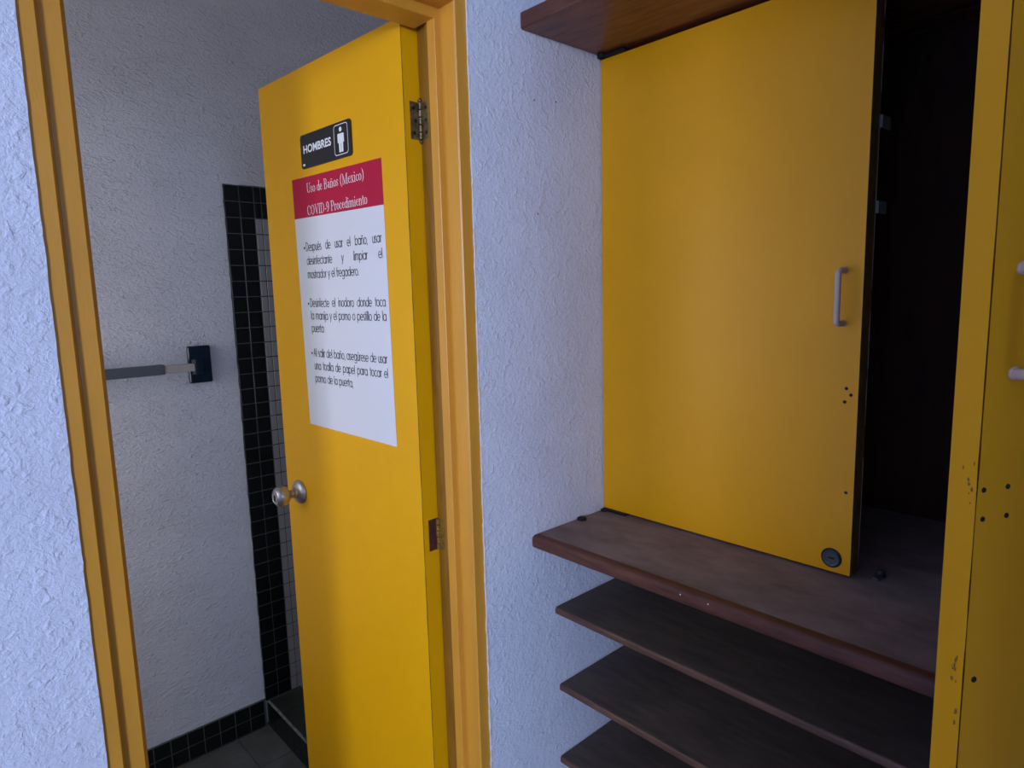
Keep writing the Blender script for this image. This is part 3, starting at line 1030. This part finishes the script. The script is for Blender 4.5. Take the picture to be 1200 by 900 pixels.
# ------------------------------------------------------------------ the cupboard in the niche
NY0, NY1 = -0.185, 0.9945         # niche runs from the added return wall to the door wall
CXF = 1.2                         # face of the closed door
XB = 1.66


def board(name, x0, x1, z0, z1, mats, label, nose=0.006, cat='shelf', group=None, y0=NY0, y1=NY1, rim=0.0):
    b = BM()
    box(b, x0, x1, y0, y1, z0, z1)
    if rim:
        bmesh.ops.bisect_plane(b, geom=list(b.verts) + list(b.edges) + list(b.faces), plane_co=(x0 + rim, 0, 0), plane_no=(1, 0, 0))
    bmesh.ops.recalc_face_normals(b, faces=b.faces)
    es = [e for e in b.edges if all(abs(v.co.x - x0) < 1e-6 for v in e.verts) and abs(e.verts[0].co.z - e.verts[1].co.z) < 1e-6]
    bmesh.ops.bevel(b, geom=es, offset=nose, segments=4, profile=0.5, affect='EDGES')
    o = add(name, b, mats, None, smooth=True, pick=lambda f: 1 if f.normal.z > 0.9 and f.calc_center_median().x > x0 + rim else (len(mats) - 1 if len(mats) > 2 and f.normal.x < -0.3 else 0))
    tag(o, label, cat, group)
    return o


board('upper_shelf', 0.957, XB, 0.512, 0.544, ['wood', 'dusty', 'ledge_wood'], 'varnished brown shelf board above the closed yellow cabinet door', 0.004)
ledge = board('ledge_shelf', 0.957, XB, -0.557, -0.528, ['ledge_wood', 'dusty'], 'thick dusty brown ledge under the closed yellow cabinet door', 0.009, rim=0.02)
for px, py, pz in ((0.9578, 0.93, -0.541), (0.9572, 0.62, -0.538), (0.9572, 0.565, -0.537)):
    b = BM()
    lathe(b, (px, py, pz), (-1, 0, 0.2), [(0.0016, -0.0008), (0.0013, 0.0004), (0.0004, 0.0007)], 7)
    add('paint_fleck', b, 'sign_white', ledge)
SHG = None
for i, (x0, zt, lab) in enumerate(((1.025, -0.718, 'thin dark brown shelf directly below the thick dusty ledge'),
                                   (1.036, -0.913, 'thin dark brown shelf, second one below the dusty ledge'),
                                   (1.034, -1.098, 'thin dark brown shelf, third one below the dusty ledge, lowest in view'))):
    board('wooden_shelf', x0, XB, zt - 0.017, zt, ['nose_wood', 'shelf_wood'], lab, 0.005, group='open shelves under the ledge')

cab = thing('wall_cabinet', (1.43, 0.4, -0.527), 'brown built-in wall cabinet with two plain yellow doors above the dusty ledge', 'cabinet')
b = BM()
box(b, XB - 0.02, XB, NY0, NY1, -0.5275, 0.5115)
add('back_panel', b, 'inner', cab)
b = BM()
box(b, CXF + 0.03, XB - 0.02, NY0, NY0 + 0.02, -0.5275, 0.5115)
add('side_panel', b, 'inner', cab)
b = BM()
box(b, CXF + 0.03, XB - 0.02, NY1 - 0.02, NY1, -0.5275, 0.5115)
add('side_panel', b, 'inner', cab)

DW, DT = 0.568, 0.022
DZ0, DZ1 = -0.5225, 0.5035


def cab_door(origin, uv, nv, thick, holes, lock, edge):
    """origin: hinge-side front corner; uv: towards the free edge; nv: out of the painted face"""
    O, U, N = Vector(origin), Vector(uv).normalized(), Vector(nv).normalized()

    def q(u, z, off=0.0):
        p = O + U * u + N * off
        return Vector((p.x, p.y, z))

    def qbox(bm, u0, u1, o0, o1, z0, z1):
        vs = [bm.verts.new(q(u, z, o)) for u in (u0, u1) for o in (o0, o1) for z in (z0, z1)]
        for f in ((0, 1, 3, 2), (4, 6, 7, 5), (0, 4, 5, 1), (2, 3, 7, 6), (0, 2, 6, 4), (1, 5, 7, 3)):
            bm.faces.new([vs[i] for i in f])
    b = BM()
    qbox(b, 0, DW, -thick, 0, DZ0, DZ1)
    bev(b, 0.0012, 2)
    d = add('cabinet_door', b, ['cab_yellow', 'inner', edge], cab, pick=lambda f: 1 if f.normal.dot(N) < -0.9 else (2 if f.normal.dot(U) > 0.9 else 0))
    # D handle
    hu = DW - 0.031
    zt, zb = (0.0225, -0.0685) if lock else (0.0095, -0.0845)
    so = 0.028
    pts = [q(hu, zt, 0.0)]
    for i in range(7):
        a = math.pi / 2 * i / 6
        pts.append(q(hu, zt - 0.008 + 0.008 * math.cos(a) , so - 0.008 + 0.008 * math.sin(a)))
    for i in range(7):
        a = math.pi / 2 * i / 6
        pts.append(q(hu, zb + 0.008 - 0.008 * math.sin(a), so - 0.008 + 0.008 * math.cos(a)))
    pts.append(q(hu, zb, 0.0))
    b = BM()
    tube(b, pts, 0.0052, 16)
    for z in (zt, zb):
        lathe(b, q(hu, z, 0), N, [(0.0062, 0), (0.0062, 0.002), (0.0053, 0.003)], 16)
    h = add('handle', b, 'pale_handle', d, smooth=True)
    for (e, z, r) in holes:
        b = BM()
        lathe(b, q(DW - e, z, -0.001), N, [(r, 0), (r, 0.0014), (r * 0.6, 0.0015)], 12)
        add('screw_hole', b, 'dark', d)
    if lock:
        b = BM()
        lathe(b, q(DW - 0.033, -0.496, 0), N, [(0.0155, 0), (0.0155, 0.002), (0.0145, 0.0028), (0.0135, 0.0022), (0.0115, 0.0022), (0.011, 0.0016), (0.002, 0.0016)], 28)
        lk = add('lock_cylinder', b, 'lock_steel', d, smooth=True)
        b = BM()
        lathe(b, q(DW - 0.033, -0.496, 0.0002), N, [(0.0156, 0), (0.0182, 0), (0.0182, 0.0012), (0.0156, 0.0014)], 28, False, False)
        add('lock_ring', b, 'dark', lk)
        b = BM()
        qbox(b, DW - 0.0375, DW - 0.0275, 0.0016, 0.0026, -0.4975, -0.4945)
        add('key_slot', b, 'dark', lk)
    return d, q


d1, q1 = cab_door((CXF, NY1 - 0.0005, 0), (0, -1, 0), (-1, 0, 0), DT,
                  [(0.02, -0.182, 0.003), (0.012, -0.193, 0.003), (0.022, -0.206, 0.003), (0.013, -0.369, 0.003)], True, 'edge_brown')
d1['label'] = 'closed yellow door with round lock'
HX, HY = 1.2, -0.14
d2, q2 = cab_door((HX, HY, 0), (-0.86478, 0.50215, 0), (-0.50215, -0.86478, 0), 0.031,
                  [(0.0075, -0.192, 0.0026), (0.0345, -0.191, 0.0026), (0.0085, -0.22, 0.0026), (0.0355, -0.219, 0.0026), (0.0125, -0.381, 0.0031)], False, 'cab_yellow')
d2['label'] = 'opened yellow door swung towards the viewer'
# rebate strip behind the closed door's free edge and two plastic clips
# dark chipped line on the opened door's free corner, and scuffs on its edge
b = BM()
for z0 in zs(DZ0 + 0.02, DZ1 - 0.02, 0.008):
    k = noise.noise(Vector((2.7, 8.2, z0 * 26)))
    wd = 0.0005 + 0.0005 * k
    p = [q2(DW - wd, z0, 0.0004), q2(DW + 0.0004, z0, 0.0004), q2(DW + 0.0004, z0, -wd), q2(DW - wd, z0, -wd)]
    prism(b, p, (0, 0, 0.0081))
o = add('chipped_corner', b, 'chip_brown', d2)
o['label'] = 'dark chipped paint along the free corner'
rs = random.Random(11)
for (zc, n, sp) in ((-0.186, 7, 0.02), (-0.37, 8, 0.018), (-0.425, 3, 0.012)):
    b = BM()
    for i in range(n):
        off = -rs.uniform(0.004, 0.016) if zc > -0.3 else -rs.uniform(0.003, 0.013)
        z = zc + rs.uniform(-sp, sp)
        a, h = rs.uniform(0.0005, 0.0014), rs.uniform(0.0008, 0.003)
        pts = [q2(DW + 0.0002, z + h * math.sin(t * 0.785) * rs.uniform(0.7, 1.2), off + a * math.cos(t * 0.785) * rs.uniform(0.7, 1.2)) for t in range(8)]
        prism(b, pts, Vector((-0.86478, 0.50215, 0)) * 0.0002)
    o = add('scuff_mark', b, 'scuff', d2)
    o['kind'] = 'stuff'
b = BM()
y0 = NY1 - 0.0005 - DW
box(b, CXF + DT + 0.0015, CXF + DT + 0.02, y0 + 0.001, y0 + 0.03, DZ0, DZ1)
add('rebate_strip', b, 'edge_brown', cab)
b = BM()
for z0 in zs(DZ0 + 0.01, DZ1 - 0.01, 0.02):
    if noise.noise(Vector((5.0, 1.0, z0 * 9))) < -0.15:
        continue
    box(b, CXF + DT + 0.0172, CXF + DT + 0.0184, y0 + 0.0002, y0 + 0.001, z0, z0 + 0.0201)
o = add('edge_banding', b, 'banding', cab)
o['kind'] = 'stuff'
o['label'] = 'pale peeling edge banding'
for z in (0.268, 0.128):
    b = BM()
    box(b, CXF + DT + 0.02, CXF + DT + 0.055, y0 - 0.004, y0 - 0.001, z - 0.01, z + 0.01)
    box(b, CXF + DT + 0.018, CXF + DT + 0.022, y0 - 0.004, y0 + 0.008, z - 0.01, z + 0.01)
    add('plastic_clip', b, 'tape', cab)
# floor bolt catch on the ledge inside the opening
b = BM()
lathe(b, (1.25, 0.392, -0.5275), (0, 0, 1), [(0.009, 0), (0.009, 0.004), (0.006, 0.006), (0.006, 0.012), (0.003, 0.014)], 16)
box(b, 1.226, 1.25, 0.387, 0.397, -0.5275, -0.522)
o = add('bolt_catch', b, 'lock_steel', cab, smooth=True)
# pivot hinges in the corner, top and bottom of the closed door
for z0, z1 in ((-0.5275, -0.5228), (0.5038, 0.5115)):
    b = BM()
    box(b, 1.192, 1.215, 0.925, 0.992, z0, z1 - (0.002 if z0 > 0 else 0))
    lathe(b, (1.190, 0.984, z0), (0, 0, 1), [(0.009, 0), (0.009, z1 - z0 - 0.001), (0.006, z1 - z0 - 0.0005)], 16)
    add('pivot_hinge', b, 'dark', cab)
b = BM()
lathe(b, (1.108, 0.984, -0.5278), (0, 0, 1), [(0.011, 0), (0.011, 0.004), (0.008, 0.0055), (0.004, 0.0055)], 18)
add('pivot_cap', b, 'dark', cab)
